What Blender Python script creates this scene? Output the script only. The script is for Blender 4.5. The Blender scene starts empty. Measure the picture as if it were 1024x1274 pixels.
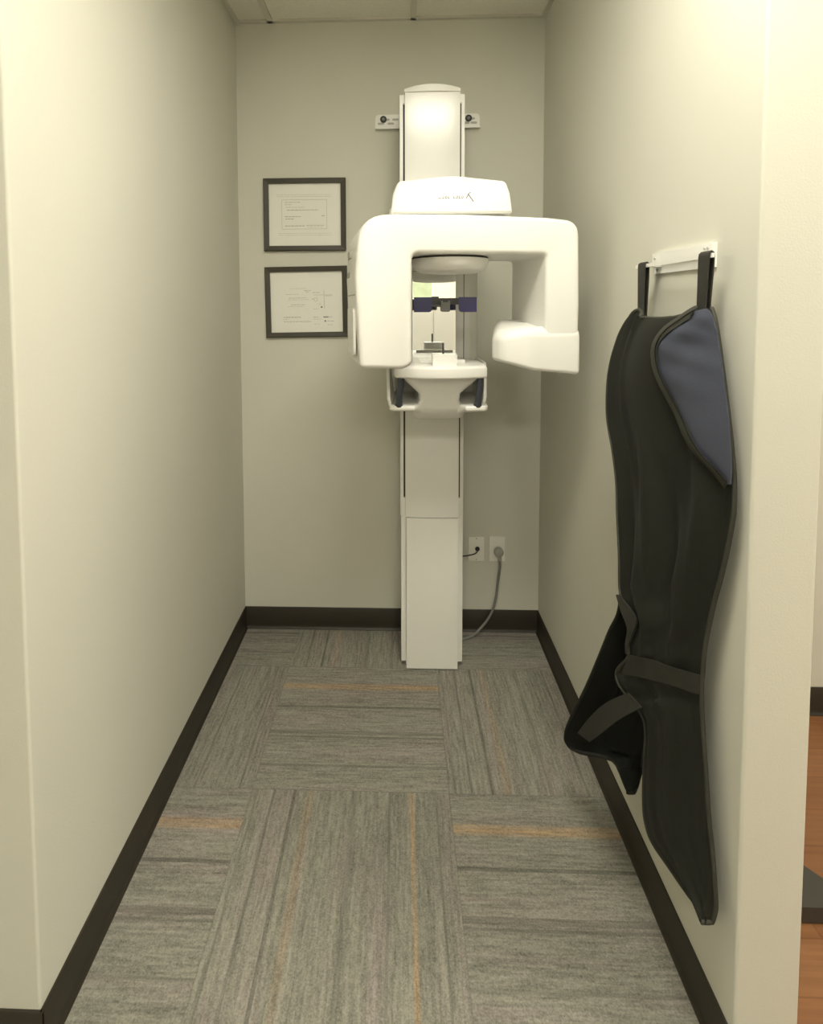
import bpy, bmesh, math, random
from mathutils import Vector, Matrix
random.seed(4)
SC=bpy.context.scene; COL=SC.collection
# ------------------------------------------------------------------ room dimensions (metres)
XL,XR,D,H=-.7143,.6379,2.5988,2.7458
YE=1.05            # where the alcove opens into the hall
TX,TY,T=-.4556,2.3112,.6096
# ------------------------------------------------------------------ materials
def newmat(name):
    m=bpy.data.materials.new(name); m.use_nodes=True
    nt=m.node_tree; return m,nt,nt.nodes['Principled BSDF']
def N(nt,t,**k):
    n=nt.nodes.new(t)
    for a,b in k.items(): setattr(n,a,b)
    return n
def mth(nt,op,a,b=None,c=None):
    n=N(nt,'ShaderNodeMath',operation=op)
    for i,v in enumerate((a,b,c)):
        if v is None: continue
        if isinstance(v,(int,float)): n.inputs[i].default_value=v
        else: nt.links.new(v,n.inputs[i])
    return n.outputs[0]
def mat(name,col,rough=.5,bump=0,bscale=200,var=0,vscale=3,metal=0,spec=.5,coat=0,stretch=(1,1,1),sheen=0):
    m,nt,p=newmat(name)
    p.inputs['Base Color'].default_value=(*col,1); p.inputs['Roughness'].default_value=rough
    p.inputs['Metallic'].default_value=metal; p.inputs['Specular IOR Level'].default_value=spec
    p.inputs['Coat Weight'].default_value=coat
    if sheen: p.inputs['Sheen Weight'].default_value=sheen; p.inputs['Sheen Roughness'].default_value=.5
    tc=N(nt,'ShaderNodeTexCoord'); mp=N(nt,'ShaderNodeMapping'); mp.inputs['Scale'].default_value=stretch
    nt.links.new(tc.outputs['Object'],mp.inputs['Vector'])
    if bump:
        n=N(nt,'ShaderNodeTexNoise'); n.inputs['Scale'].default_value=bscale; n.inputs['Detail'].default_value=3
        nt.links.new(mp.outputs[0],n.inputs['Vector'])
        b=N(nt,'ShaderNodeBump'); b.inputs['Strength'].default_value=bump; b.inputs['Distance'].default_value=.002
        nt.links.new(n.outputs[0],b.inputs['Height']); nt.links.new(b.outputs[0],p.inputs['Normal'])
    if var:
        n=N(nt,'ShaderNodeTexNoise'); n.inputs['Scale'].default_value=vscale; n.inputs['Detail'].default_value=4
        nt.links.new(mp.outputs[0],n.inputs['Vector'])
        mx=N(nt,'ShaderNodeMix',data_type='RGBA'); 
        mx.inputs['A'].default_value=(*[c*(1-var) for c in col],1); mx.inputs['B'].default_value=(*[min(1,c*(1+var)) for c in col],1)
        nt.links.new(n.outputs[0],mx.inputs['Factor']); nt.links.new(mx.outputs['Result'],p.inputs['Base Color'])
    return m
M={}
M['wall']=mat('painted_wall',(.625,.615,.535),.75,bump=.15,bscale=260,var=.03,vscale=2,spec=.3)
M['ceil']=mat('ceiling_tile',(.78,.76,.67),.9,bump=.7,bscale=160,var=.10,vscale=120,spec=.2)
M['grid']=mat('ceiling_grid_metal',(.60,.58,.50),.5,bump=.02)
M['base']=mat('rubber_baseboard',(.030,.025,.017),.45,bump=.05,bscale=90,var=.15,vscale=6,spec=.4)
M['white']=mat('white_plastic',(.84,.83,.79),.38,bump=.02,bscale=400,var=.01)
M['cream']=mat('white_painted_steel',(.80,.79,.74),.36,bump=.03,bscale=300,var=.01)
M['glosscover']=mat('glossy_white_cover',(.80,.79,.745),.19,bump=.004,bscale=30,var=.01,spec=.45)
M['slot']=mat('dark_slot',(.03,.028,.022),.6,bump=.02)
M['mirror']=mat('mirror_glass',(.88,.89,.86),.02,metal=1)
M['blue']=mat('blue_plastic',(.030,.028,.13),.35,bump=.02,var=.05)
M['navy']=mat('navy_rubber_grip',(.035,.040,.055),.28,bump=.05,bscale=200,spec=.6)
M['dark']=mat('dark_plastic',(.035,.033,.035),.4,bump=.03)
M['midgrey']=mat('grey_plastic',(.16,.16,.15),.45,bump=.03)
M['vent']=mat('grey_vent',(.42,.41,.37),.6,bump=.03)
M['print']=mat('grey_print',(.16,.16,.155),.6,bump=.01)
M['steel']=mat('dull_steel',(.30,.29,.26),.35,metal=.9,bump=.02)
M['frame']=mat('dark_frame_wood',(.040,.035,.022),.45,bump=.08,bscale=60,var=.2,vscale=30,stretch=(1,1,8))
M['paper']=mat('document_paper',(.80,.79,.72),.75,bump=.02,bscale=500,var=.02,vscale=30)
M['ink']=mat('document_ink',(.42,.41,.36),.8)
M['inkdark']=mat('document_dark_ink',(.10,.09,.08),.8)
M['plate']=mat('outlet_plastic',(.84,.82,.75),.4,bump=.02)
M['cord']=mat('grey_cord_rubber',(.20,.195,.18),.5,bump=.03)
M['plug']=mat('translucent_grey_plug',(.38,.37,.33),.35,bump=.1,bscale=120,var=.2,vscale=60)
M['black']=mat('black_rubber',(.012,.012,.012),.45,bump=.03)
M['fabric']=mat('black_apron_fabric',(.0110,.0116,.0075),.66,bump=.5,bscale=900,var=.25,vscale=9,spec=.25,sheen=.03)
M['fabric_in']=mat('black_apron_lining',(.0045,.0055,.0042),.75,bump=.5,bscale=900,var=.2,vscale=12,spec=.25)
M['lapel']=mat('slate_blue_lining',(.058,.064,.092),.6,bump=.35,bscale=700,var=.10,vscale=10,spec=.35)
M['bind']=mat('charcoal_binding_tape',(.034,.034,.024),.65,bump=.4,bscale=900,var=.1,vscale=20)
M['belt']=mat('charcoal_webbing',(.019,.0185,.013),.7,bump=.6,bscale=700,var=.12,vscale=30)
M['strap']=mat('charcoal_strap_webbing',(.022,.020,.014),.7,bump=.6,bscale=700,var=.12,vscale=30)
M['greenish']=mat('pale_green_print',(.35,.40,.27),.6,var=.3,vscale=12)
M['equip']=mat('grey_black_equipment_plastic',(.045,.043,.038),.3,bump=.03,spec=.6)
def emis(name,col,s):
    m,nt,p=newmat(name); p.inputs['Base Color'].default_value=(*col,1)
    p.inputs['Emission Color'].default_value=(*col,1); p.inputs['Emission Strength'].default_value=s
    return m
WARM=(1,.957,.82)
M['lamp']=emis('troffer_diffuser',WARM,9.8)
M['fill_hall']=emis('fill_panel_hall',WARM,9.3)  # glow of the fill panel added in the hall
M['lamp_side']=emis('unseen_panel_side',WARM,7.0)

def wood():
    m,nt,p=newmat('orange_wood_floor'); tc=N(nt,'ShaderNodeTexCoord')
    b=N(nt,'ShaderNodeTexBrick'); b.inputs['Scale'].default_value=1; b.inputs['Brick Width'].default_value=1.0; b.inputs['Row Height'].default_value=.12
    b.inputs['Mortar Size'].default_value=.002; b.inputs['Color1'].default_value=(.30,.135,.055,1); b.inputs['Color2'].default_value=(.25,.105,.042,1); b.inputs['Mortar'].default_value=(.21,.09,.035,1)
    nt.links.new(tc.outputs['Object'],b.inputs['Vector'])
    mp=N(nt,'ShaderNodeMapping'); mp.inputs['Scale'].default_value=(4,50,1); nt.links.new(tc.outputs['Object'],mp.inputs['Vector'])
    n=N(nt,'ShaderNodeTexNoise'); n.inputs['Scale'].default_value=1.5; n.inputs['Detail'].default_value=5; nt.links.new(mp.outputs[0],n.inputs['Vector'])
    mx=N(nt,'ShaderNodeMix',data_type='RGBA',blend_type='MULTIPLY'); mx.inputs['Factor'].default_value=.5
    nt.links.new(b.outputs[0],mx.inputs['A']); nt.links.new(n.outputs[0],mx.inputs['B']); 
    hs=N(nt,'ShaderNodeHueSaturation'); hs.inputs['Saturation'].default_value=1.0; hs.inputs['Value'].default_value=1.25; nt.links.new(mx.outputs['Result'],hs.inputs['Color'])
    nt.links.new(hs.outputs[0],p.inputs['Base Color']); p.inputs['Roughness'].default_value=.4
    return m
M['wood']=wood()

def carpet():
    m,nt,p=newmat('striped_carpet_tile'); L=nt.links
    tc=N(nt,'ShaderNodeTexCoord'); sp=N(nt,'ShaderNodeSeparateXYZ'); L.new(tc.outputs['Object'],sp.inputs[0])
    gx=mth(nt,'DIVIDE',mth(nt,'SUBTRACT',sp.outputs[0],TX),T); gy=mth(nt,'DIVIDE',mth(nt,'SUBTRACT',sp.outputs[1],TY),T)
    i=mth(nt,'FLOOR',gx); j=mth(nt,'FLOOR',gy); fx=mth(nt,'SUBTRACT',gx,i); fy=mth(nt,'SUBTRACT',gy,j)
    par=mth(nt,'PINGPONG',mth(nt,'ADD',i,j),1.0)            # 1 = stripes run across, 0 = stripes run away
    npar=mth(nt,'SUBTRACT',1.0,par)
    def blend(a,b): return mth(nt,'ADD',mth(nt,'MULTIPLY',a,par),mth(nt,'MULTIPLY',b,npar))
    u=blend(fy,fx); w=blend(fx,fy)
    wn=N(nt,'ShaderNodeTexWhiteNoise',noise_dimensions='2D'); cb=N(nt,'ShaderNodeCombineXYZ'); L.new(i,cb.inputs[0]); L.new(j,cb.inputs[1]); L.new(cb.outputs[0],wn.inputs['Vector'])
    rid=wn.outputs['Value']
    def noise(su,sw,det=2,seed=0):
        c=N(nt,'ShaderNodeCombineXYZ'); L.new(mth(nt,'MULTIPLY',u,su),c.inputs[0]); L.new(mth(nt,'MULTIPLY',w,sw),c.inputs[1]); L.new(mth(nt,'ADD',mth(nt,'MULTIPLY',rid,37.),seed),c.inputs[2])
        n=N(nt,'ShaderNodeTexNoise'); n.inputs['Scale'].default_value=1; n.inputs['Detail'].default_value=det; L.new(c.outputs[0],n.inputs['Vector']); return n.outputs[0]
    fine=noise(85,7,1,1); mid=noise(30,.7,2,5); broad=noise(7,.4,2,9); dash=noise(80,55,2,13)
    pile=N(nt,'ShaderNodeTexNoise'); pile.inputs['Scale'].default_value=230; pile.inputs['Detail'].default_value=3; L.new(tc.outputs['Object'],pile.inputs['Vector'])
    v=mth(nt,'MULTIPLY_ADD',mth(nt,'SUBTRACT',fine,.5),.85,1.0)
    v=mth(nt,'MULTIPLY_ADD',mth(nt,'SUBTRACT',mid,.5),.38,v)
    v=mth(nt,'MULTIPLY_ADD',mth(nt,'SUBTRACT',broad,.5),.30,v)
    v=mth(nt,'MULTIPLY_ADD',mth(nt,'SUBTRACT',dash,.5),.75,v)
    v=mth(nt,'MULTIPLY_ADD',mth(nt,'SUBTRACT',pile.outputs[0],.5),1.1,v)
    v=mth(nt,'MULTIPLY',v,mth(nt,'MULTIPLY_ADD',rid,.08,.96))
    # dark scattered pinstripes, lighter yarn pinstripes
    def line(c,hw,amt,gate=None,soft=.004):
        d=mth(nt,'ABSOLUTE',mth(nt,'SUBTRACT',u,c))
        r=N(nt,'ShaderNodeMapRange'); L.new(d,r.inputs['Value']); r.inputs['From Min'].default_value=hw; r.inputs['From Max'].default_value=hw+soft; r.inputs['To Min'].default_value=amt; r.inputs['To Max'].default_value=0
        o=r.outputs[0]
        return mth(nt,'MULTIPLY',o,gate) if gate is not None else o
    pres=mth(nt,'MULTIPLY_ADD',dash,2.6,-.45)
    dark=line(.612,.007,.40,par)
    for c,hw,a,g in ((.40,.012,.28,par),(.365,.004,.3,par),(.16,.006,.2,par),(.22,.006,.42,npar),(.115,.004,.32,npar),(.52,.010,.16,npar),(.70,.004,.25,npar),(.93,.003,.28,npar),(.03,.004,.2,npar)):
        dark=mth(nt,'MAXIMUM',dark,line(c,hw,a,g))
    dark=mth(nt,'MULTIPLY',dark,pres)
    v=mth(nt,'MULTIPLY',v,mth(nt,'SUBTRACT',1.0,dark))
    # seams
    ex=mth(nt,'MINIMUM',mth(nt,'MINIMUM',u,mth(nt,'SUBTRACT',1.0,u)),mth(nt,'MINIMUM',w,mth(nt,'SUBTRACT',1.0,w)))
    s=N(nt,'ShaderNodeMapRange'); L.new(ex,s.inputs['Value']); s.inputs['From Max'].default_value=.005; s.inputs['To Min'].default_value=.80; s.inputs['To Max'].default_value=1
    v=mth(nt,'MULTIPLY',v,s.outputs[0])
    # warm / cool yarn tint
    mx=N(nt,'ShaderNodeMix',data_type='RGBA'); mx.inputs['A'].default_value=(.252,.245,.204,1); mx.inputs['B'].default_value=(.262,.238,.208,1)
    tr=N(nt,'ShaderNodeMapRange'); tn=noise(9,1.2,2,21); L.new(tn,tr.inputs['Value']); tr.inputs['From Min'].default_value=.45; tr.inputs['From Max'].default_value=.62; L.new(tr.outputs[0],mx.inputs['Factor'])
    org=mth(nt,'ADD',line(.80,.014,.55,par,.022),line(.81,.006,.5,mth(nt,'MULTIPLY',npar,mth(nt,'LESS_THAN',mth(nt,'ABSOLUTE',i),.5)),.008))
    org=mth(nt,'ADD',org,line(.30,.008,.22,npar,.02))
    org=mth(nt,'MULTIPLY',org,mth(nt,'MULTIPLY_ADD',noise(50,3,2,31),1.6,.1)); org=mth(nt,'MINIMUM',org,1.0)
    mo=N(nt,'ShaderNodeMix',data_type='RGBA'); L.new(org,mo.inputs['Factor']); L.new(mx.outputs['Result'],mo.inputs['A']); mo.inputs['B'].default_value=(.45,.285,.145,1)
    vm=N(nt,'ShaderNodeVectorMath',operation='SCALE'); L.new(mo.outputs['Result'],vm.inputs[0]); L.new(v,vm.inputs['Scale']); L.new(vm.outputs[0],p.inputs['Base Color'])
    p.inputs['Roughness'].default_value=.95; p.inputs['Specular IOR Level'].default_value=.15
    b=N(nt,'ShaderNodeBump'); b.inputs['Strength'].default_value=.6; b.inputs['Distance'].default_value=.003
    L.new(mth(nt,'ADD',pile.outputs[0],fine),b.inputs['Height']); L.new(b.outputs[0],p.inputs['Normal'])
    return m
M['carpet']=carpet()
# ------------------------------------------------------------------ mesh helpers
def link(name,bm,m,parent=None,smooth=35,mats=None):
    bmesh.ops.recalc_face_normals(bm,faces=bm.faces)
    me=bpy.data.meshes.new(name); bm.to_mesh(me); bm.free()
    o=bpy.data.objects.new(name,me); COL.objects.link(o)
    for k in (mats or [m]): me.materials.append(M[k])
    if smooth:
        for f in me.polygons: f.use_smooth=True
        me.set_sharp_from_angle(angle=math.radians(smooth))
    if parent is not None:
        o.parent=parent; o.matrix_parent_inverse=Matrix.Translation(-parent.location)
    return o
def bevel(bm,w,seg=3,ang=30,edges=None):
    es=edges or [e for e in bm.edges if len(e.link_faces)==2 and e.calc_face_angle(0)>math.radians(ang)]
    bmesh.ops.bevel(bm,geom=es,offset=w,segments=seg,profile=.5,affect='EDGES',clamp_overlap=True)
def box(bm,x0,x1,y0,y1,z0,z1,mi=0):
    vs=[bm.verts.new((x,y,z)) for x in(x0,x1) for y in(y0,y1) for z in(z0,z1)]
    for q in ((0,1,3,2),(4,6,7,5),(0,4,5,1),(2,3,7,6),(0,2,6,4),(1,5,7,3)):
        f=bm.faces.new([vs[k] for k in q]); f.material_index=mi
def bx(*a,bev=0,seg=2):
    bm=bmesh.new(); box(bm,*a)
    if bev: bevel(bm,bev,seg)
    return bm
def prism(bm,pts,fa,fb):
    """pts 2D list; fa/fb map a 2D point to the two 3D ends"""
    A=[bm.verts.new(fa(*p)) for p in pts]; B=[bm.verts.new(fb(*p)) for p in pts]; n=len(pts)
    bm.faces.new(A); bm.faces.new(B[::-1])
    for k in range(n): bm.faces.new((A[k],B[k],B[(k+1)%n],A[(k+1)%n]))
def rpoly(pts,seg=6):
    """round the corners of a 2D polygon; pts are (x,y,r)"""
    out=[];n=len(pts)
    for k in range(n):
        p=Vector(pts[k][:2]); a=Vector(pts[k-1][:2]); b=Vector(pts[(k+1)%n][:2]); r=pts[k][2]
        if r<=0: out.append(tuple(p)); continue
        da=(a-p).normalized(); db=(b-p).normalized(); an=da.angle(db)
        t=min(r/math.tan(an/2),(a-p).length*.49,(b-p).length*.49)
        p0=p+da*t; p1=p+db*t
        for s in range(seg+1):
            q=s/seg; out.append(tuple(p0*(1-q)**2+p*2*q*(1-q)+p1*q*q))
    return out
def inset(pts,d):
    n=len(pts); ar=sum(pts[k-1][0]*pts[k][1]-pts[k][0]*pts[k-1][1] for k in range(n)); sg=1 if ar>0 else -1; out=[]
    for k in range(n):
        p=Vector(pts[k]); a=(p-Vector(pts[k-1])); b=(Vector(pts[(k+1)%n])-p)
        if a.length<1e-7 or b.length<1e-7: a=b if a.length<1e-7 else a; b=a if b.length<1e-7 else b
        a.normalize(); b.normalize()
        n1=Vector((-a.y,a.x))*sg; n2=Vector((-b.y,b.x))*sg; m=(n1+n2); m=m.normalized() if m.length>1e-6 else n1
        out.append(tuple(p+m*(d/max(.5,m.dot(n1)))))
    return out
def rprism(bm,pts,f,ra,rb,seg=4):
    """extrude a 2D outline from t=0 to t=1 (f(a,b,t,off)) with both rims rounded by ra / rb"""
    rings=[]
    for k in range(seg+1):
        q=math.pi/2*k/seg; rings.append((inset(pts,ra*(1-math.sin(q))) if ra else pts,0,ra*(1-math.cos(q))))
        if not ra: break
    for k in range(seg,-1,-1):
        q=math.pi/2*k/seg; rings.append((inset(pts,rb*(1-math.sin(q))) if rb else pts,1,-rb*(1-math.cos(q))))
        if not rb: break
    V=[[bm.verts.new(f(a,b,t,off)) for a,b in P] for P,t,off in rings]; n=len(pts)
    for A_,B_ in zip(V,V[1:]):
        for k in range(n): bm.faces.new((A_[k],B_[k],B_[(k+1)%n],A_[(k+1)%n]))
    bm.faces.new(V[0]); bm.faces.new(V[-1][::-1])
def lathe(bm,prof,c,seg=48,axis='z'):
    rings=[]
    for r,h in prof:
        ring=[]
        for k in range(seg):
            a=2*math.pi*k/seg; x,y=r*math.cos(a),r*math.sin(a)
            P={'z':(x,y,h),'y':(x,h,y),'x':(h,x,y)}[axis]
            ring.append(bm.verts.new((c[0]+P[0],c[1]+P[1],c[2]+P[2])))
        rings.append(ring)
    for a,b in zip(rings,rings[1:]):
        for k in range(seg): bm.faces.new((a[k],a[(k+1)%seg],b[(k+1)%seg],b[k]))
    bm.faces.new(rings[0]); bm.faces.new(rings[-1][::-1])
def crom(P,n=8):
    P=[Vector(p) for p in P]; out=[]
    for k in range(len(P)-1):
        a=P[k-1] if k else P[k]; b=P[k];c=P[k+1]; d=P[k+2] if k+2<len(P) else P[k+1]
        for s in range(n):
            t=s/n; out.append(.5*((2*b)+(c-a)*t+(2*a-5*b+4*c-d)*t*t+(3*b-a-3*c+d)*t**3))
    out.append(P[-1]); return out
def tube(bm,P,r,seg=10,flat=None,side=None):
    """sweep an ellipse (r along 'side' dir, flat across) along P"""
    P=[Vector(p) for p in P]; rings=[]; nrm=None
    for k,p in enumerate(P):
        t=(P[min(k+1,len(P)-1)]-P[max(k-1,0)]).normalized()
        if side is not None: nrm=Vector(side)
        elif nrm is None: nrm=Vector((0,0,1)) if abs(t.z)<.9 else Vector((1,0,0))
        nrm=(nrm-t*nrm.dot(t)).normalized(); bi=t.cross(nrm)
        rings.append([bm.verts.new(p+nrm*r*math.cos(2*math.pi*q/seg)+bi*(flat or r)*math.sin(2*math.pi*q/seg)) for q in range(seg)])
    for a,b in zip(rings,rings[1:]):
        for q in range(seg): bm.faces.new((a[q],a[(q+1)%seg],b[(q+1)%seg],b[q]))
    bm.faces.new(rings[0]); bm.faces.new(rings[-1][::-1])
def tag(o,label=None,cat=None,group=None,kind=None):
    if label: o['label']=label
    if cat: o['category']=cat
    if group: o['group']=group
    if kind: o['kind']=kind
    return o
def thing(name,loc,label,cat,group=None):
    o=bpy.data.objects.new(name,None); o.location=loc; o.empty_display_size=.05; COL.objects.link(o)
    return tag(o,label,cat,group)
def struct(name,bm,m,smooth=0,label=None):
    o=link(name,bm,m,smooth=smooth); o['kind']='structure'
    if label: o['label']=label
    return o
# ------------------------------------------------------------------ setting
struct('floor',bx(-2.4,.70,-2.4,2.75,-.06,0),'carpet',label='grey carpet tiles with dark and orange stripes laid quarter-turned')
struct('floor',bx(.70,3.1,-2.4,2.75,-.06,-.001),'wood',label='orange-brown wood floor seen past the right wall end')
struct('ceiling',bx(-2.4,3.1,-2.4,2.75,H,H+.06),'ceil',label='speckled ceiling tiles above the alcove')
struct('wall_back',bx(XL-.05,XR+.05,D,D+.12,0,H),'wall',label='beige back wall of the alcove')
def rwall(x0,x1,y0,y1,corner):                     # wall block with a softly rounded drywall corner bead
    bm=bmesh.new(); box(bm,x0,x1,y0,y1,0,H)
    es=[e for e in bm.edges if abs(e.verts[0].co.z-e.verts[1].co.z)>1 and any(abs(e.verts[0].co.x-cx)<1e-5 and abs(e.verts[0].co.y-cy)<1e-5 for cx,cy in corner)]
    bevel(bm,.006,4,edges=es); return bm
struct('wall_left',rwall(-2.3,XL,YE,D+.12,[(XL,YE)]),'wall',smooth=40,label='beige left wall of the alcove')
struct('wall_right',rwall(XR,XR+.12,YE,D+.12,[(XR,YE),(XR+.12,YE)]),'wall',smooth=40,label='beige partition wall with a square end on the right')
struct('wall_side_room',bx(XR+.12,3.0,2.09,2.21,0,H),'wall',label='beige wall of the next room')
struct('wall_hall_left',bx(-2.4,-2.3,-2.4,YE+.1,0,H),'wall')
struct('wall_hall_right',bx(3.0,3.1,-2.4,2.24,0,H),'wall')
struct('wall_front',bx(-2.4,3.1,-2.4,-2.3,0,H),'wall')
def baseboard(name,p0,p1,nrm):
    """cove base: 4 inch rubber strip with a curved toe"""
    p0=Vector((*p0,0));p1=Vector((*p1,0));n=Vector((*nrm,0))
    prof=[(0,0),(.013,0),(.0125,.003),(.009,.006),(.0065,.012),(.006,.02),(.006,.098),(.004,.1016),(0,.1016)]
    bm=bmesh.new(); prism(bm,prof,lambda d,z:p0+n*d+Vector((0,0,z)),lambda d,z:p1+n*d+Vector((0,0,z)))
    return struct(name,bm,'base',smooth=50,label='dark brown rubber baseboard')
baseboard('baseboard_back',(XL+.006,D),(XR-.006,D),(0,-1))
baseboard('baseboard_left',(XL,YE-.004),(XL,D),(1,0))
baseboard('baseboard_right',(XR,YE-.004),(XR,D),(-1,0))
baseboard('baseboard_hall_left',(-2.3,YE),(XL+.006,YE),(0,-1))
baseboard('baseboard_partition_end',(XR-.006,YE),(XR+.126,YE),(0,-1))
baseboard('baseboard_side_room',(XR+.12,2.09),(3.0,2.09),(0,-1))
# ceiling T-bar grid
n=1
def bar(x0,x1,y0,y1,z0=H-.006):
    global n
    struct('trim_%d'%n,bx(x0,x1,y0,y1,z0,H+.001,bev=.0015,seg=1),'grid',label='painted metal ceiling grid bar'); n+=1
for x in (-.5575,.0685): bar(x-.012,x+.012,-2.3,D-.001,H-.010)
for y in (2.27,1.66,1.045,.435,-.18,-.79,-1.40): bar(XL+.001 if y>YE else -2.3,XR-.001 if y>YE else 3.0,y-.012,y+.012,H-.004)
bar(XL+.0005,XR-.0005,D-.020,D-.0005,H-.010); bar(XL+.0005,XL+.02,YE,D-.02,H-.010); bar(XR-.02,XR-.0005,YE,D-.02,H-.010)
# ------------------------------------------------------------------ alcove ceiling light and unseen light panels
def troffer(x0,x1,y0,y1,lm,label):
    t=thing('ceiling_light',((x0+x1)/2,(y0+y1)/2,H-.03),label,'ceiling light')
    bm=bmesh.new()
    for a in ((x0,x1,y0,y0+.03),(x0,x1,y1-.03,y1),(x0,x0+.03,y0+.03,y1-.03),(x1-.03,x1,y0+.03,y1-.03)): box(bm,*a,H-.022,H-.006)
    link('light_frame',bm,'grid',t,smooth=0)
    link('diffuser',bx(x0+.03,x1-.03,y0+.03,y1-.03,H-.016,H-.008),lm,t,smooth=0)
troffer(-.16,.56,.49,1.04,'lamp','squarish troffer light in the ceiling nearest the alcove opening')
troffer(-.545,.665,-1.98,-1.42,'fill_hall','rectangular fill light added to the hall ceiling farthest from the alcove')  # unseen panel added behind the camera for fill
troffer(1.3,2.5,.3,.9,'lamp_side','rectangular unseen light panel over the wood-floored side room')  # unseen glowing panel above the side room
# ------------------------------------------------------------------ cabinet and picture made up for the machine's mirror to reflect
K=thing('reflection_cabinet',(.38,-2.1,0),'added white two-door cabinet in the hall, visible only in the mirror of the machine','cabinet')
link('cabinet_body',bx(-.22,.98,-2.285,-1.90,.0,1.50,bev=.004),'white',K,smooth=0)
for x0,x1 in ((-.215,.377),(.383,.975)):
    d_=link('cabinet_door',bx(x0,x1,-1.897,-1.878,.06,1.49,bev=.003),'white',K,smooth=0)
    hx=x1-.05 if x0<0 else x0+.05
    link('door_handle',bx(hx-.006,hx+.006,-1.877,-1.855,.75,.90,bev=.003),'steel',d_,smooth=0)
PF=thing('reflection_picture',(.25,-2.29,1.68),'added small pale green picture in the hall, visible only in the mirror of the machine','picture')
link('frame',bx(.10,.40,-2.298,-2.28,1.56,1.82,bev=.003),'white',PF,smooth=0)
link('picture_sheet',bx(.16,.385,-2.280,-2.277,1.575,1.805),'greenish',PF,smooth=0)
# ------------------------------------------------------------------ X-ray machine
X=thing('dental_xray_machine',(.135,2.42,0),'tall white panoramic dental x-ray machine standing against the back wall, with rotating arch arm','x-ray machine')
# column
CX=.1345
bm=bmesh.new(); box(bm,.030,.240,2.335,2.585,.006,2.315); bevel(bm,.004,2); link('column_core',bm,'cream',X)
for s in (0,1):
    x0,x1=((.0075,.0205),(.2495,.2625))[s]
    bm=bmesh.new(); box(bm,x0,x1,2.325,2.56,.640,2.322); bevel(bm,.003,2); link('side_rail',bm,'cream',X)
    x0,x1=((.0105,.0300),(.2425,.2620))[s]
    bm=bmesh.new(); box(bm,x0,x1,2.330,2.56,.022,.637); bevel(bm,.003,2); link('base_side_panel',bm,'cream',X)
    x0,x1=((.0205,.0275),(.2425,.2495))[s]
    link('rail_slot',bx(x0,x1,2.330,2.34,.716,2.287),'slot',X,smooth=0)
    x0,x1=((.0205,.0290),(.2410,.2495))[s]
    for za,zc in ((2.289,2.322),(.640,.714)): link('slot_filler',bx(x0,x1,2.322,2.333,za,zc),'cream',X,smooth=0)
# front covers (very slightly crowned)
def crowned(x0,x1,z0,z1,y,cr,yb,name,m,top=None,nz=1):
    bm=bmesh.new(); k=12; rows=[]
    pts=[(x0+(x1-x0)*i/k,y-cr*(1-(2*i/k-1)**2)) for i in range(k+1)]+[(x1,yb),(x0,yb)]
    prism(bm,pts,lambda a,b:(a,b,z0),lambda a,b:(a,b,z1 if not top else z1+top*(1-((a-x0)/(x1-x0)*2-1)**2)))
    bevel(bm,.0035,2,ang=50); return link(name,bm,m,X,smooth=40)
crowned(.0275,.2425,.640,2.325,2.306,.004,2.336,'column_cover','glosscover')
crowned(.0315,.2405,.006,.637,2.304,.001,2.334,'base_cover','cream')
crowned(.026,.243,2.3255,2.338,2.304,.012,2.50,'top_cap','cream',top=.014)
# wall bracket with bolts
bm=bmesh.new(); P=rpoly([(-.099,2.270,0),(.358,2.270,0),(.358,2.334,.02),(-.099,2.334,.02)])
prism(bm,P,lambda a,b:(a,D-.001,b),lambda a,b:(a,D-.006,b)); box(bm,-.099,.358,D-.026,D-.006,2.268,2.272)
br=link('wall_bracket',bm,'cream',X)
for x,z in ((-.074,2.295),(-.031,2.295),(-.010,2.312),(-.050,2.312),(.332,2.294),(.300,2.294),(.322,2.312)):
    bm=bmesh.new(); prism(bm,rpoly([(x-.014,z-.0045,.0045),(x+.014,z-.0045,.0045),(x+.014,z+.0045,.0045),(x-.014,z+.0045,.0045)],3),lambda a,b:(a,D-.0075,b),lambda a,b:(a,D-.006,b)); link('bracket_slot',bm,'vent',br,smooth=0)
for x in (-.063,.309):
    bm=bmesh.new(); lathe(bm,[(.0145,D-.006),(.0145,D-.011),(.012,D-.0125),(.008,D-.0125)],(x,0,2.313),24,'y'); b=link('wall_bolt',bm,'black',br)
    bm=bmesh.new(); lathe(bm,[(.0065,D-.012),(.0065,D-.016)],(x,0,2.313),6,'y'); link('bolt_head',bm,'midgrey',b,smooth=0)
bm=bmesh.new(); box(bm,.05,.22,2.575,D-.004,2.20,2.335); link('mount_block',bm,'cream',X,smooth=0)
# carriage (rides on the column, holds mirror)
bm=bmesh.new(); P=rpoly([(-.034,2.335,.01),(-.034,2.215,.03),(.0,2.200,.02),(.270,2.200,.02),(.302,2.215,.03),(.302,2.335,.01)],5)
prism(bm,P,lambda a,b:(a,b,1.165),lambda a,b:(a,b,1.865)); bevel(bm,.006,2,ang=60); link('carriage',bm,'cream',X,smooth=40)
for x in (.248,):
    link('carriage_groove',bx(x-.0012,x+.0012,2.1985,2.203,1.20,1.80),'slot',X,smooth=0)
bm=bmesh.new(); box(bm,.050,.2195,2.190,2.1995,1.262,1.63); bevel(bm,.002,2); mf=link('mirror_frame',bm,'cream',X)
link('mirror_glass',bx(.0535,.216,2.1885,2.1898,1.266,1.626),'mirror',mf,smooth=0)
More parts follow.
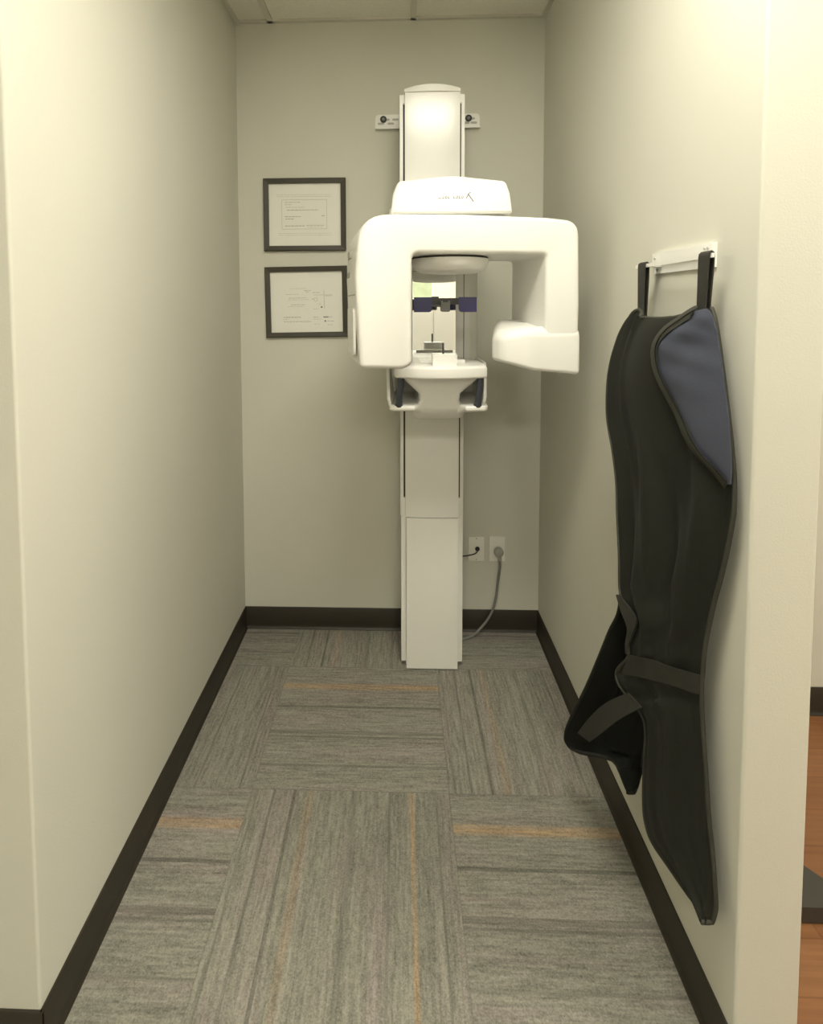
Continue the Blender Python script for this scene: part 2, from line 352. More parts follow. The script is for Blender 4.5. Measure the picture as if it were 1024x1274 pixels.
# overhead arm
bm=bmesh.new()
P=rpoly([(-.022,1.772,.006),(.341,1.772,.006),(.334,1.83,0),(.322,1.868,.02),(.16,1.884,.4),(.0,1.871,.02),(-.016,1.83,0)],5)
def armf(w):  # plan taper: front is gently bowed
    return lambda a,b:(a+(.16-a)*(0 if w<.5 else .12), (1.752-.018*(1-((a-.16)/.182)**2)+(.018 if b>1.8 else 0)*((b-1.8)/.08)) if w<.5 else 2.30, b)
rprism(bm,P,lambda a,b,t,o:(lambda v:(v[0],v[1]+o,v[2]))((armf(1) if t else armf(0))(a,b)),.009,.0); link('overhead_arm',bm,'white',X,smooth=45)
# faint maker's mark on the overhead arm (illegible grey script and a swoosh)
bm=bmesh.new()
def stroke(pts,r,y=1.7335):
    tube(bm,[(a,y+.00002*abs(a-.16)*0+.0,b) for a,b in pts],r,6,flat=.0004,side=(1,0,0))
gx,gz=.164,1.818
def at(px,pz): # logo local mm -> world, following the bowed front
    x=gx+px/1000; return (x,1.7505-.018*(1-((x-.16)/.182)**2)+.0010,gz+pz/1000)
def st(pts,r):
    tube(bm,[at(*p) for p in pts],r,6,flat=.0006,side=(0,0,1))
st([(37,-5),(46,10),(50,12)],.0014); st([(42,8),(50,-3),(59,-15)],.0016)
for k,x in enumerate((-30,-22,-14,-6,2,10,18,26)):
    if k in (3,): continue
    st([(x-3,-4),(x-1,-5),(x+2,-4)],.0012); st([(x-2,-4),(x-1,2)],.0009); 
    if k%2: st([(x-1,2),(x+2,1),(x+3,-3)],.0009)
st([(-46,-5),(-36,-5)],.0012)
link('maker_mark',bm,'print',X)
# rotating arch arm, turned ten degrees
PH=math.radians(10); c_,s_=math.cos(PH),math.sin(PH)
def A(u,w,z): return (.15+u*c_-w*s_, 1.69+u*s_+w*c_, z)
bm=bmesh.new()
prof=rpoly([(-.262,1.317,.020),(-.276,1.58,0),(-.262,1.757,.095),(.05,1.761,0),(.30,1.756,0),(.397,1.748,.05),(.4025,1.50,0),(.399,1.300,.03),(.294,1.300,0),
            (.294,1.647,.014),(-.1105,1.647,.022),(-.1105,1.325,.03),(-.14,1.314,.02)],7)
rprism(bm,prof,lambda u,z,t,o:A(u,.285*t+o,z),.014,.014)
RA=link('rotating_arm',bm,'white',X,smooth=45)
# vents and seam on the outer left side of the arm
def sidebox(w0,w1,z0,z1,name,m,u=-.2755,t=.003,b=.003):
    bm=bmesh.new(); vs=[]
    P=rpoly([(w0,z0,b),(w1,z0,b),(w1,z1,b),(w0,z1,b)],4); prism(bm,P,lambda w,z:A(u-t,w,z),lambda w,z:A(u+.006,w,z)); return link(name,bm,m,RA,smooth=30)
sidebox(.16,.24,1.645,1.668,'side_vent','vent',u=-.2745,t=.0008); sidebox(.17,.25,1.585,1.602,'side_vent','vent',t=.0008)
sidebox(.05,.235,1.350,1.490,'side_cover','white',t=.0018,b=.02)
sidebox(.03,.26,1.528,1.531,'side_seam','vent',t=.0005,b=.001)
# hub dome under the arch
bm=bmesh.new(); lathe(bm,[(.119,1.6455),(.119,1.6415)],(.162,1.838,0)); link('hub_gap_ring',bm,'slot',X)
bm=bmesh.new(); lathe(bm,[(.121,1.641),(.122,1.636),(.118,1.622),(.108,1.608),(.092,1.600),(.060,1.597),(.0,1.597)][:6],(.162,1.838,0)); link('hub_dome',bm,'white',X,smooth=50)
# hub between arch and overhead arm
bm=bmesh.new(); lathe(bm,[(.11,1.755),(.11,1.775)],(.145,1.90,0)); link('hub_ring',bm,'dark',X)
# detector housing at the foot of the right leg
bm=bmesh.new()
pl=rpoly([(.404,-.003,.012),(.235,-.003,.10),(.168,.028,.045),(.153,.072,.03),(.222,.25,.03),(.404,.25,.03)],9)
def zb(u): 
    k=[(.13,1.332),(.16,1.327),(.195,1.319),(.25,1.304),(.30,1.291),(.34,1.287),(.40,1.287),(.42,1.290)]
    for (a,x),(b,y) in zip(k,k[1:]):
        if u<=b: return x+(y-x)*max(0,(u-a))/(b-a)
    return k[-1][1]
def zt(u,w): return 1.428+.020*min(1,max(0,w/.12))-.026*max(0,(.23-u)/.08)
rprism(bm,pl,lambda u,w,t,o:A(u,w,(zt(u,w) if t else zb(u))+o),.013,.028,7)
DH=link('detector_housing',bm,'white',X,smooth=50)
bm=bmesh.new(); P=rpoly([(.340,.020,.010),(.4185,.020,.024),(.4185,.240,.03),(.340,.240,.02)],7)
rprism(bm,P,lambda u,w,t,o:A(u,w,(1.428 if t else 1.288)+o),.018,.018,6); link('housing_end_cover',bm,'white',DH,smooth=45)
# small screw dots on inner face of right leg
# temple supports
for s in (-1,1):
    x0,x1=sorted((.151+s*.043,.151+s*.100)); bm=bmesh.new()
    P=rpoly([(x0,1.476,.012 if s>0 else .001),(x1,1.476,.012 if s<0 else .001),(x1,1.524,.001),(x0,1.524,.001)],5)
    prism(bm,P,lambda a,b:(a,1.862,b),lambda a,b:(a,1.870,b)); link('temple_support',bm,'blue',X)
bm=bmesh.new(); box(bm,.098,.205,1.870,1.880,1.500,1.521); bevel(bm,.002,2)
box(bm,.108,.130,1.866,1.884,1.504,1.526); box(bm,.172,.186,1.866,1.884,1.504,1.520); tb=link('temple_support_bar',bm,'dark',X)
bm=bmesh.new(); P=rpoly([(.137,1.477,.006),(.166,1.477,.006),(.166,1.513,0),(.160,1.513,0),(.160,1.508,0),(.143,1.508,0),(.143,1.513,0),(.137,1.513,0)]); prism(bm,P,lambda a,b:(a,1.858,b),lambda a,b:(a,1.892,b)); link('support_block',bm,'midgrey',X)
link('support_stem',bx(.143,.160,1.89,2.189,1.492,1.506,bev=.002),'midgrey',X)
# chin rest table
bm=bmesh.new(); pts=[]
x0,x1=-.012,.287
for i in range(17):
    a=i/16; x=x0+(x1-x0)*a; pts.append((x,1.872-.040*(1-(2*a-1)**2)))
P=rpoly([(x1+.004,1.905,.02),(x1+.002,2.05,.03),(.245,2.12,.02),(.235,2.20,0),(.035,2.20,0),(.025,2.12,.02),(x0-.002,2.05,.03),(x0-.004,1.905,.02)],4)
P=pts+P; rprism(bm,P,lambda a,b,t,o:(a,b,(1.303 if t else 1.262)+o),.008,.010); link('chin_rest_table',bm,'white',X,smooth=45)
# support body below table
bm=bmesh.new()
rings=[(1.266,.004,.271,1.875,2.20),(1.250,.022,.253,1.885,2.2),(1.230,.042,.232,1.895,2.2),(1.205,.068,.206,1.905,2.2),(1.180,.070,.204,1.915,2.2),(1.160,.058,.216,1.925,2.2),(1.135,.048,.226,1.945,2.2),(1.112,.050,.224,1.98,2.2),(1.098,.06,.214,2.03,2.2)]
R_=[]
for z,a,b,y0,y1 in rings:
    m=.02; ring=[(a,y1),(a,y0+m),(a+m*.3,y0+m*.3),(a+m,y0),(b-m,y0),(b-m*.3,y0+m*.3),(b,y0+m),(b,y1)]
    R_.append([bm.verts.new((p[0],p[1],z)) for p in ring])
for a,b in zip(R_,R_[1:]):
    for k in range(8): bm.faces.new((a[k],a[(k+1)%8],b[(k+1)%8],b[k]))
bm.faces.new(R_[0]); bm.faces.new(R_[-1][::-1]); link('support_body',bm,'white',X,smooth=60)
# lower shell: U-shaped tray holding the grips, outer cheek panels
bm=bmesh.new()
P=rpoly([(-.030,1.885,.03),(.055,1.885,.01),(.075,1.945,.03),(.200,1.945,.03),(.220,1.885,.01),(.295,1.885,.03),(.302,2.10,.03),(.285,2.21,.01),(-.018,2.21,.01),(-.034,2.10,.03)],5)
rprism(bm,P,lambda a,b,t,o:(a,b,(1.168 if t else 1.150-.035*min(1,max(0,(b-1.90)/.1)))+o),.008,.006); link('grip_tray',bm,'white',X,smooth=45)
for s in (0,1):
    bm=bmesh.new(); x=(-.040,.303)[s]; xi=x+(.010,-.010)[s]
    P=rpoly([(2.00 if s else 1.93,1.30,.02),(2.20,1.30,.0),(2.20,1.125,.0),(2.06,1.125,.03),(1.955 if s else 1.905,1.16,.03)],5)
    prism(bm,P,lambda a,b:(x+(0 if b>1.2 else (.018,-.018)[s]*(1.2-b)/.075),a,b),lambda a,b:(xi+(0 if b>1.2 else (.018,-.018)[s]*(1.2-b)/.075),a,b)); bevel(bm,.003,2,ang=50); link('cheek_panel',bm,'white',X,smooth=45)
for xt,xb in ((.009,.002),(.267,.261)):
    bm=bmesh.new(); tube(bm,[(xt,1.885,1.266),(xt-.0005,1.884,1.235),((xt+xb)/2-.001,1.886,1.205),(xb,1.897,1.166)],.0115,16,side=(1,0,0)); g=link('hand_grip',bm,'navy',X,smooth=60)
    bm=bmesh.new(); lathe(bm,[(.013,1.163),(.013,1.172),(.010,1.174)],(xb,1.897,0),20); link('grip_collar',bm,'dark',g)
# chin block and bite pin
bm=bmesh.new(); box(bm,.111,.189,1.862,1.925,1.302,1.340); bevel(bm,.008,3); ch=link('chin_block',bm,'white',X)
bm=bmesh.new(); lathe(bm,[(.0032,1.338),(.0032,1.374),(.002,1.376)],(.146,1.885,0),12); link('bite_pin',bm,'dark',X)
bm=bmesh.new(); box(bm,.075,.225,1.955,1.990,1.303,1.314); bevel(bm,.003,2); link('chin_rest_base',bm,'white',X)

# ------------------------------------------------------------------ framed documents
def picture(cx,cz,w,h,rot,label,build):
    t=thing('picture_frame',(cx,D,cz),label,'framed document','framed documents on the back wall')
    t.rotation_euler=(0,rot,0)
    def add(nm,bm,m,par=None,mats=None):
        o=link(nm,bm,m,smooth=0,mats=mats); o.parent=par or t; return o
    bm=bmesh.new(); b=.0225
    O=[(-w/2,-h/2),(w/2,-h/2),(w/2,h/2),(-w/2,h/2)]; I=[(-w/2+b,-h/2+b),(w/2-b,-h/2+b),(w/2-b,h/2-b),(-w/2+b,h/2-b)]
    ring=lambda pts,y:[bm.verts.new((p[0],y,p[1])) for p in pts]
    k=.003; Oi=[(x-math.copysign(k,x),z-math.copysign(k,z)) for x,z in O]
    a=ring(O,-.0005);b1=ring(O,-.016);b2=ring(Oi,-.0185);c=ring(I,-.016);d=ring(I,-.006)
    for p,q in ((a,b1),(b1,b2),(b2,c),(c,d)):
        for m_ in range(4): bm.faces.new((p[m_],p[(m_+1)%4],q[(m_+1)%4],q[m_]))
    add('frame',bm,'frame')
    bm=bmesh.new(); box(bm,-w/2+.012,w/2-.012,-.006,-.002,-h/2+.012,h/2-.012); doc=add('document',bm,'paper')
    bm=bmesh.new()
    def L(x0,x1,z,th=.0016,mi=0): box(bm,x0,x1,-.0068,-.0059,z-th/2,z+th/2,mi)
    build(L); add('printed_text',bm,'ink',doc,mats=['ink','inkdark'])
    return t
def words(L,x0,x1,z,th=.002,mi=0,rnd=random.Random(2)):
    x=x0
    while x<x1:
        w=rnd.uniform(.006,.016); L(x,min(x+w,x1),z,th,mi); x+=w+.003
def docA(L):
    for z in (.066,-.063): L(-.103,.098,z,.0012)
    for x in (-.103,.098): 
        L(x-.0006,x+.0006,.0015,.129)
    words(L,-.090,-.020,.055,.002); words(L,-.090,-.060,.045,.0015); words(L,-.085,.00,.033,.0015)
    words(L,-.080,.060,.021,.0028); words(L,-.090,-.018,-.008,.003); words(L,-.088,-.050,-.018,.003); L(.075,.088,-.005,.003)
    words(L,-.090,-.002,-.049,.003); words(L,.006,.085,-.047,.002); words(L,.010,.080,-.054,.0012)
    for z in (.088,.080): words(L,-.125,.118,z,.0010)
    for z in (-.082,-.090): words(L,-.120,.118,z,.0010)
def docB(L):
    words(L,-.075,.0,.060,.0012); words(L,-.095,-.035,.035,.0014); words(L,-.080,.000,.018,.002); words(L,-.085,.01,.010,.0012)
    words(L,-.070,-.005,-.012,.0022); words(L,-.085,-.01,-.020,.0012); words(L,-.010,.020,.050,.002); words(L,.0,.010,.044,.002)
    L(.0785,.0800,.010,.085); L(.030,.115,.030,.0012); words(L,.085,.115,.026,.0022)
    words(L,.027,.062,.041,.0022)
    for k in range(14):
        a=k/14*6.28; L(.042+.008*math.cos(a)-.001,.042+.008*math.cos(a)+.001,.010+.008*math.sin(a),.0022)
    words(L,.024,.036,.012,.002)
    for q in range(5): L(.055+q*.003,.057+q*.003,-.002-q*.0045,.002)
    L(.064,.071,-.0245,.006,1)
    for q in range(3): L(.048+q*.006,.051+q*.006,-.010,.0015)
    words(L,.030,.050,-.032,.0015)
    words(L,-.105,-.028,-.068,.0035); words(L,-.110,-.085,-.078,.0015); words(L,-.105,.018,-.088,.0024)
    words(L,.030,.055,-.069,.0024); words(L,.030,.065,-.078,.0015); L(.074,.097,-.069,.0038,1); words(L,.100,.120,-.069,.002)
    L(.079,.086,-.087,.006,1); words(L,.092,.122,-.088,.002); words(L,.092,.118,-.104,.0015); words(L,.030,.060,-.100,.0012)
picture(-.4145,1.9025,.3665,.320,0,'dark framed certificate with a bordered text box, upper of the two on the back wall',docA)
picture(-.4110,1.5150,.3690,.3165,math.radians(-.8),'dark framed document with a small line diagram, hung slightly crooked as the lower one',docB)
# ------------------------------------------------------------------ outlets, plug and cables
def wplate(x0,x1,z0,z1,label,kind):
    t=thing('wall_outlet',((x0+x1)/2,D,(z0+z1)/2),label,'wall outlet')
    bm=bmesh.new(); box(bm,x0,x1,D-.007,D-.0005,z0,z1); bevel(bm,.0025,2); link('cover_plate',bm,'plate',t)
    cx,cz=(x0+x1)/2,(z0+z1)/2
    if kind=='data':
        bm=bmesh.new(); lathe(bm,[(.0105,D-.007),(.0105,D-.010),(.008,D-.011)],(.3585,0,.389),20,'y'); link('socket',bm,'black',t)
        for z in (z0+.008,z1-.008):
            bm=bmesh.new(); lathe(bm,[(.0028,D-.007),(.0028,D-.0082)],(cx,0,z),10,'y'); link('screw',bm,'vent',t)
    else:
        for dz in (.0195,-.0195):
            bm=bmesh.new(); P=rpoly([(cx-.017,cz+dz-.014,.012),(cx+.017,cz+dz-.014,.012),(cx+.017,cz+dz+.014,.012),(cx-.017,cz+dz+.014,.012)],4); prism(bm,P,lambda a,b:(a,D-.007,b),lambda a,b:(a,D-.0085,b)); link('socket',bm,'plate',t)
        bm=bmesh.new(); lathe(bm,[(.0028,D-.007),(.0028,D-.0082)],(cx,0,cz),10,'y'); link('screw',bm,'vent',t)
wplate(.319,.389,.332,.445,'white data outlet plate with a black round socket nearest the machine','data')
wplate(.413,.483,.333,.447,'white power outlet plate with a grey plug in it','power')
cd=thing('power_cord',(.45,D-.03,.30),'thick grey power cord plugged into the right-hand outlet and running down behind the machine','power cord')
bm=bmesh.new(); tube(bm,crom([(.456,D-.030,.352),(.458,D-.026,.315),(.452,D-.022,.258),(.447,D-.020,.21),(.441,D-.022,.165),(.425,D-.028,.110),(.395,D-.035,.062),(.350,D-.050,.020),(.320,D-.065,.0075),(.285,D-.080,.0065),(.268,D-.085,.0065)],6),.0058,10); link('cable',bm,'cord',cd,smooth=60)
bm=bmesh.new(); lathe(bm,[(.018,D-.0095),(.0215,D-.014),(.0215,D-.030),(.016,D-.040),(.008,D-.042)],(.4525,0,.381),24,'y')
tube(bm,[(.4545,D-.028,.378),(.4555,D-.030,.360),(.456,D-.030,.345)],.0085,12); link('plug',bm,'plug',cd,smooth=50)
bm=bmesh.new(); tube(bm,crom([(.3585,D-.010,.389),(.356,D-.028,.386),(.343,D-.034,.377),(.322,D-.034,.371),(.300,D-.034,.367),(.285,D-.034,.366)],6),.0028,8)
o=link('data_cable',bm,'black',None,smooth=60); tag(o,'thin black cable curving from the left-hand outlet to behind the machine','cable')
bm=bmesh.new(); tube(bm,crom([(.354,D-.006,.345),(.345,D-.008,.352),(.318,D-.010,.343),(.290,D-.010,.338),(.25,D-.012,.335)],6),.0012,6)
bm.free()
# ------------------------------------------------------------------ wall rack on the right wall
W=thing('wall_rack',(XR,1.32,1.60),'white metal hanging rack screwed to the right wall above the apron','wall rack')
bm=bmesh.new(); box(bm,XR-.0045,XR-.0005,1.187,1.461,1.573,1.622); box(bm,XR-.010,XR-.0045,1.187,1.461,1.598,1.622); bevel(bm,.0012,1); link('mounting_plate',bm,'white',W)
bm=bmesh.new(); box(bm,XR-.0395,XR-.0345,1.132,1.488,1.588,1.5965); bevel(bm,.0015,2); box(bm,XR-.034,XR-.004,1.205,1.225,1.589,1.5955); box(bm,XR-.034,XR-.004,1.42,1.44,1.589,1.5955); link('hanging_rail',bm,'white',W)
for y,z in ((1.445,1.610),(1.445,1.582),(1.203,1.612),(1.215,1.612)):
    bm=bmesh.new(); lathe(bm,[(.0035,XR-(.0100 if z>1.6 else .0045)),(.0030,XR-(.0125 if z>1.6 else .0065))],(0,y,z),12,'x'); link('screw',bm,'vent',W)
# ------------------------------------------------------------------ lead apron
AP=thing('lead_apron',(XR-.04,1.30,1.49),'long black x-ray apron with folded slate-blue lapel, hanging by two straps on the right wall','apron')
BODY=[
(0.563,1.437,1.480, 0.604,1.142,1.484),(0.558,1.453,1.456, 0.604,1.130,1.465),(0.553,1.479,1.415, 0.606,1.121,1.435),
(0.546,1.506,1.351, 0.608,1.111,1.390),(0.543,1.518,1.287, 0.608,1.098,1.346),(0.543,1.513,1.203, 0.610,1.085,1.288),
(0.543,1.470,1.129, 0.612,1.075,1.230),(0.543,1.439,1.056, 0.613,1.068,1.172),(0.538,1.416,0.983, 0.612,1.068,1.111),
(0.533,1.388,0.894, 0.608,1.081,1.030),(0.528,1.365,0.806, 0.603,1.100,0.943),(0.528,1.305,0.770, 0.602,1.117,0.877),
(0.528,1.312,0.718, 0.601,1.125,0.832),(0.528,1.315,0.682, 0.600,1.127,0.801),(0.523,1.367,0.615, 0.600,1.129,0.772),
(0.523,1.356,0.592, 0.600,1.131,0.746),(0.538,1.325,0.574, 0.600,1.129,0.714),(0.553,1.276,0.553, 0.600,1.123,0.668),
(0.563,1.297,0.421, 0.602,1.110,0.579),(0.568,1.304,0.327, 0.604,1.102,0.512),(0.573,1.296,0.285, 0.606,1.098,0.475),
(0.578,1.273,0.269, 0.608,1.094,0.445),(0.583,1.217,0.278, 0.608,1.086,0.412),(0.588,1.153,0.290, 0.608,1.078,0.370),
(0.593,1.105,0.299, 0.608,1.074,0.334),(0.6012,1.0775,0.3010, 0.6025,1.0752,0.3045)]
FLAP=[
(0.538,1.391,0.788, 0.588,1.400,0.785),(0.533,1.396,0.739, 0.588,1.375,0.752),(0.523,1.419,0.685, 0.593,1.362,0.719),(0.508,1.441,0.609, 0.598,1.371,0.654),(0.493,1.495,0.487, 0.603,1.374,0.572),(0.488,1.578,0.360, 0.603,1.370,0.513),(0.488,1.643,0.263, 0.603,1.368,0.474),(0.490,1.664,0.210, 0.603,1.367,0.445),(0.496,1.636,0.208, 0.603,1.375,0.419),(0.508,1.572,0.245, 0.603,1.378,0.403),(0.523,1.441,0.340, 0.603,1.387,0.386),(0.538,1.410,0.351, 0.601,1.390,0.369),(0.543,1.391,0.345, 0.598,1.396,0.343),(0.548,1.383,0.332, 0.588,1.390,0.327),(0.553,1.375,0.318, 0.578,1.384,0.311),(0.558,1.367,0.308, 0.563,1.366,0.310),]
def row(R,v):
    n=len(R)-1; v=max(0,min(n,v)); k=min(int(v),n-1); t=v-k
    g=lambda i:R[max(0,min(n,i))]
    a,b,c,d=g(k-1),g(k),g(k+1),g(k+2)
    def cr(q): 
        x=.5*(2*b[q]+(c[q]-a[q])*t+(2*a[q]-5*b[q]+4*c[q]-d[q])*t*t+(3*b[q]-a[q]-3*c[q]+d[q])*t**3)
        lo,hi=min(b[q],c[q]),max(b[q],c[q]); e=(hi-lo)*.25+.002
        return max(lo-e,min(hi+e,x))
    r=[cr(q) for q in range(6)]; return Vector(r[:3]),Vector(r[3:])
def neck(s):   # shape of the top edge: shoulders up, neckline dips
    if s<.12: return -.015*(1-s/.12)**2+.006*(s/.12)
    if s<.18: return .006-(s-.12)/.06*.018
    if s<.62: return -.012-.003*math.sin((s-.18)/.44*math.pi)
    return -.012+(s-.62)/.38*.018
def fold(s,v):
    f=0
    f+=.011*math.exp(-((s-.20)/.035)**2)*max(0,1-v/8)           # crease running down from the left strap
    f-=.010*math.exp(-((s-.14)/.05)**2)*max(0,1-v/9)
    q=min(1,max(0,(v-4)/4))
    f+=q*.017*math.sin(s*14+v*.34)*(1 if v<9.5 else max(.22,1-(v-9.5)/3.5))
    f+=q*.005*math.sin(s*29-v*.55)*(1 if v<10 else .3)
    f+=.014*math.exp(-((s-.45)/.22)**2)*math.exp(-((v-3)/3)**2)
    f+=.010*math.sin(math.pi*s)*min(1,v/3)
    if v>16: f+=.008*math.sin(math.pi*s)
    return f
def body(s,v,lift=0):
    a,b=row(BODY,v); p=a*(1-s)+b*s
    wv=max(0,1-v/2.0); p.z+=neck(s)*wv
    p.x-=fold(max(0,min(1,s)),v)*min(1,4*max(0,min(s,1-s))+.15)+lift
    return p
def flap(s,v,lift=0):
    a,b=row(FLAP,v); p=a*(1-s)+b*s
    p.x-=.020*math.sin(math.pi*s)*math.sin(math.pi*min(1,v/15))*(-1 if s<.6 else .5)+.008*math.sin(s*11+v*.4)*min(1,s*3)+lift
    return p
def sheet(fn,ns,nv,vmax,th,name,m,par,v0=0):
    bm=bmesh.new(); G=[[fn(i/ns,v0+(vmax-v0)*j/nv) for i in range(ns+1)] for j in range(nv+1)]
    F=[[bm.verts.new(p) for p in r] for r in G]
    B=[]
    for j in range(nv+1):
        r=[]
        for i in range(ns+1):
            du=G[j][min(i+1,ns)]-G[j][max(i-1,0)]; dv=G[min(j+1,nv)][i]-G[max(j-1,0)][i]
            nn=du.cross(dv); nn=nn.normalized() if nn.length>1e-9 else Vector((1,0,0))
            if nn.x<0: nn=-nn
            r.append(bm.verts.new(G[j][i]+nn*th))
        B.append(r)
    for S,fl in ((F,0),(B,1)):
        for j in range(nv):
            for i in range(ns):
                q=(S[j][i],S[j][i+1],S[j+1][i+1],S[j+1][i]); bm.faces.new(q[::-1] if fl else q)
    per=[(0,i) for i in range(ns)]+[(j,ns) for j in range(nv)]+[(nv,i) for i in range(ns,0,-1)]+[(j,0) for j in range(nv,0,-1)]
    for k in range(len(per)):
        a,b=per[k],per[(k+1)%len(per)]
        bm.faces.new((F[a[0]][a[1]],F[b[0]][b[1]],B[b[0]][b[1]],B[a[0]][a[1]]))
    return link(name,bm,m,par,smooth=55)
ab=sheet(body,44,130,25,.005,'apron_body','fabric',AP)
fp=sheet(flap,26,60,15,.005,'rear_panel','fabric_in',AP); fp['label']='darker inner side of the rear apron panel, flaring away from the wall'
# binding tape round the edges
def edge(fn,path,name,par,r=.0055,fl=.0042,m='bind',side=(0,1,0)):
    bm=bmesh.new(); tube(bm,[fn(*p)+Vector((.0025,0,0)) for p in path],r,8,flat=fl,side=side); return link(name,bm,m,par,smooth=60)
L_=[(0,v/6) for v in range(150,-1,-1)]; T_=[(i/44,0) for i in range(1,45)]; R2=[(1,v/6) for v in range(1,151)]
edge(body,L_+T_+R2+[(i/8,25) for i in range(7,0,-1)],'edge_binding',ab,.0045,.0045)
edge(flap,[(0,v/5) for v in range(0,76)]+[(i/8,15) for i in range(1,9)]+[(1,v/5) for v in range(74,40,-1)],'edge_binding',fp,.0040,.0040,m='fabric')
# lapel folded over, slate blue
LAP=[(0.9,-0.05,1.01,-0.05),(0.766,0.583,1.03,0.583),(0.624,1.5,1.04,1.5),(0.571,2.333,1.04,2.333),(0.589,3.167,1.04,3.167),(0.649,4.125,1.035,4.125),(0.738,5.0,1.035,5.0),(0.824,5.875,1.03,5.875),(0.921,6.625,1.025,6.625),(0.99,7.075,1.015,7.075)]
def lap(s,v):
    n=len(LAP)-1; k=min(int(v),n-1); t=v-k; g=lambda i:LAP[max(0,min(n,i))]
    a,b,c,d=g(k-1),g(k),g(k+1),g(k+2)
    x=[.5*(2*b[q]+(c[q]-a[q])*t+(2*a[q]-5*b[q]+4*c[q]-d[q])*t*t+(3*b[q]-a[q]-3*c[q]+d[q])*t**3) for q in range(4)]
    ss=x[0]*(1-s)+x[2]*s; vv=max(0,x[1]*(1-s)+x[3]*s)
    lift=.010+.012*math.sin(math.pi*min(1,s*1.0))*math.sin(math.pi*min(1,(v+.5)/9.5))+(.0016*math.sin(v*2.3+s*6)+.0010*math.sin(v*4.7-s*5))*math.sin(math.pi*min(1,max(0,s)))**.7*math.exp(-((v-3.2)/2.2)**2)*1.6
    return body(ss,vv,lift)
lp=sheet(lap,20,60,9,.004,'lapel','lapel',AP); lp['label']='slate-blue lining of the folded-over lapel'
bm=bmesh.new(); tube(bm,[lap(.06,v/8)+Vector((-.0015,0,0)) for v in range(0,73)],.0155,8,flat=.003,side=(0,1,0)); link('lapel_binding',bm,'bind',lp,smooth=60)
bm=bmesh.new(); tube(bm,[lap(.06,v/8)+Vector((-.0045,-.0135,.004)) for v in range(2,70)],.0012,6,flat=.001,side=(0,1,0)); link('lapel_stitching',bm,'fabric_in',lp,smooth=60)
# belts and straps
def ribbon(tp,bt,name,m,par,th=.003,n=8,fn=None):
    T1=crom(tp,n); B1=crom(bt,n); bm=bmesh.new(); k=4
    G=[[a.lerp(b,q/k) for q in range(k+1)] for a,b in zip(T1,B1)]
    F=[[bm.verts.new(p) for p in r] for r in G]; B=[[bm.verts.new(p+Vector((th,0,0))) for p in r] for r in G]
    for S,f in ((F,0),(B,1)):
        for j in range(len(S)-1):
            for i in range(k):
                q=(S[j][i],S[j][i+1],S[j+1][i+1],S[j+1][i]); bm.faces.new(q[::-1] if f else q)
    nv=len(F)-1
    per=[(0,i) for i in range(k)]+[(j,k) for j in range(nv)]+[(nv,i) for i in range(k,0,-1)]+[(j,0) for j in range(nv,0,-1)]
    for q in range(len(per)):
        a,b=per[q],per[(q+1)%len(per)]; bm.faces.new((F[a[0]][a[1]],F[b[0]][b[1]],B[b[0]][b[1]],B[a[0]][a[1]]))
    return link(name,bm,m,par,smooth=50)
BELT=[(0.045,12.8,0.17,14.3),(0.25,12.95,0.36,14.45),(0.488,13.2,0.55,14.75),(0.72,13.6,0.76,15.15),(0.998,14.3,0.998,15.75)]
ribbon([body(a,b,.007) for a,b,c,d in BELT],[body(c,d,.007) for a,b,c,d in BELT],'waist_belt','belt',AP,th=.006)
SS=[(-.01,10.0,.02,10.0),(-.02,10.5,.15,10.8),(0.0,11.2,.09,11.5),(.005,12.0,.06,12.1),(.01,12.75,.07,12.8)]
ribbon([body(a,b,.008) for a,b,c,d in SS],[body(c,d,.009) for a,b,c,d in SS],'side_strap','belt',AP,th=.005)
lt=[(0.523, 1.285, 0.618), (0.498, 1.353, 0.544), (0.486, 1.427, 0.453), (0.482, 1.507, 0.351)]; lb=[(0.538, 1.247, 0.611), (0.51, 1.285, 0.558), (0.493, 1.351, 0.475), (0.488, 1.43, 0.387)]
ribbon([(x-.004,y,z) for x,y,z in lt],[(x-.004,y,z) for x,y,z in lb],'loose_strap','belt',AP,th=.003)
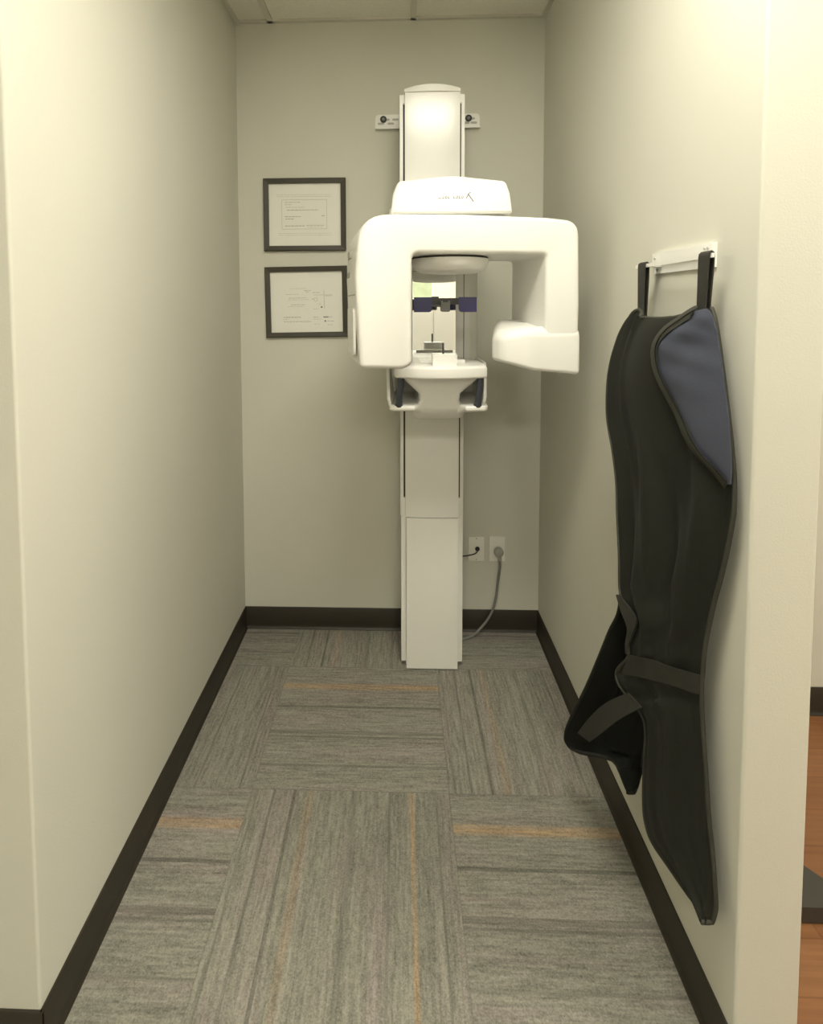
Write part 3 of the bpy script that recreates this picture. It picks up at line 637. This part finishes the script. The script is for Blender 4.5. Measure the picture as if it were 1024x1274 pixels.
for y0,y1,y2,y3 in ((1.425,1.466,1.428,1.461),(1.136,1.176,1.144,1.177)):
    xo=XR-.0400
    f=[(xo-.001,1.5970),(xo-.0018,1.590),(xo-.002,1.56),(xo-.002,1.52),(xo-.002,1.472)]; bk=[(XR-.0345,1.470),(XR-.0335,1.52),(XR-.0325,1.56),(XR-.0325,1.590),(XR-.0335,1.5975),(XR-.0355,1.5995)]
    P=[*reversed(f)][:]+[(XR-.0375,1.6005)]+[*reversed(bk)][1:]
    n=len(P); tp=[];bt=[]
    for i,(x,z) in enumerate(P):
        q=min(1,max(0,(1.597-z)/.11)); tp.append((x,y0*(1-q)+y2*q,z)); bt.append((x,y1*(1-q)+y3*q,z))
    bm=bmesh.new(); k=1
    F=[];B=[]
    for i in range(n):
        x,z=P[i]; a=Vector((P[min(i+1,n-1)][0]-P[max(i-1,0)][0],0,P[min(i+1,n-1)][1]-P[max(i-1,0)][1])).normalized(); nn=Vector((-a.z,0,a.x))*.0012
        F.append((bm.verts.new(Vector(tp[i])+nn),bm.verts.new(Vector(bt[i])+nn))); B.append((bm.verts.new(Vector(tp[i])-nn),bm.verts.new(Vector(bt[i])-nn)))
    for i in range(n-1):
        bm.faces.new((F[i][0],F[i][1],F[i+1][1],F[i+1][0])); bm.faces.new((B[i][0],B[i+1][0],B[i+1][1],B[i][1]))
        bm.faces.new((F[i][0],F[i+1][0],B[i+1][0],B[i][0])); bm.faces.new((F[i][1],B[i][1],B[i+1][1],F[i+1][1]))
    bm.faces.new((F[0][0],B[0][0],B[0][1],F[0][1])); bm.faces.new((F[-1][0],F[-1][1],B[-1][1],B[-1][0]))
    link('shoulder_strap',bm,'strap',AP,smooth=50)
# ------------------------------------------------------------------ equipment base on the wood floor
E_=thing('equipment_base',(1.2,1.5,0),'low dark equipment base on the orange wood floor past the wall end','equipment base')
bm=bmesh.new(); P=[(.90,1.36),(1.55,1.36),(1.55,1.52),(1.36,1.42),(1.10,1.42),(.93,1.62),(.84,1.58)]
P=rpoly([(.86,1.352,.02),(1.50,1.352,.03),(1.50,1.39,.03),(1.10,1.39,.03),(.95,1.60,.02),(.86,1.60,.02)],4)
prism(bm,P,lambda a,b:(a,b,.002),lambda a,b:(a,b,.042)); bevel(bm,.012,3,ang=60); link('base_slab',bm,'equip',E_)
bm=bmesh.new(); lathe(bm,[(.03,.04),(.03,.05),(.022,.06),(.022,.75),(.03,.76)],(1.38,1.372,0),24); link('post',bm,'equip',E_)
# ------------------------------------------------------------------ camera
cam=bpy.data.cameras.new('camera'); co=bpy.data.objects.new('camera',cam); COL.objects.link(co); SC.camera=co
right=Vector((0.99940826,0.034164,-0.00399342)); up=Vector((0.00202799,0.05737188,0.99835082)); fwd=Vector((-0.03433677,0.99776815,-0.05726865))
mt=Matrix((right,up,-fwd)).transposed().to_4x4(); mt.translation=Vector((0,0,1.4992)); co.matrix_world=mt
cam.sensor_fit='VERTICAL'; cam.sensor_height=24; cam.lens=720.0243/1274*24
cam.shift_x=(512-470.7534)/1274; cam.shift_y=-(637-420.9541)/1274; cam.clip_start=.02
# ------------------------------------------------------------------ world and colour
w=bpy.data.worlds.new('world'); SC.world=w; w.use_nodes=True
w.node_tree.nodes['Background'].inputs[0].default_value=(1,.93,.75,1); w.node_tree.nodes['Background'].inputs[1].default_value=.0
SC.view_settings.view_transform='Standard'; SC.view_settings.look='None'; SC.view_settings.gamma=1; SC.view_settings.exposure=1.78
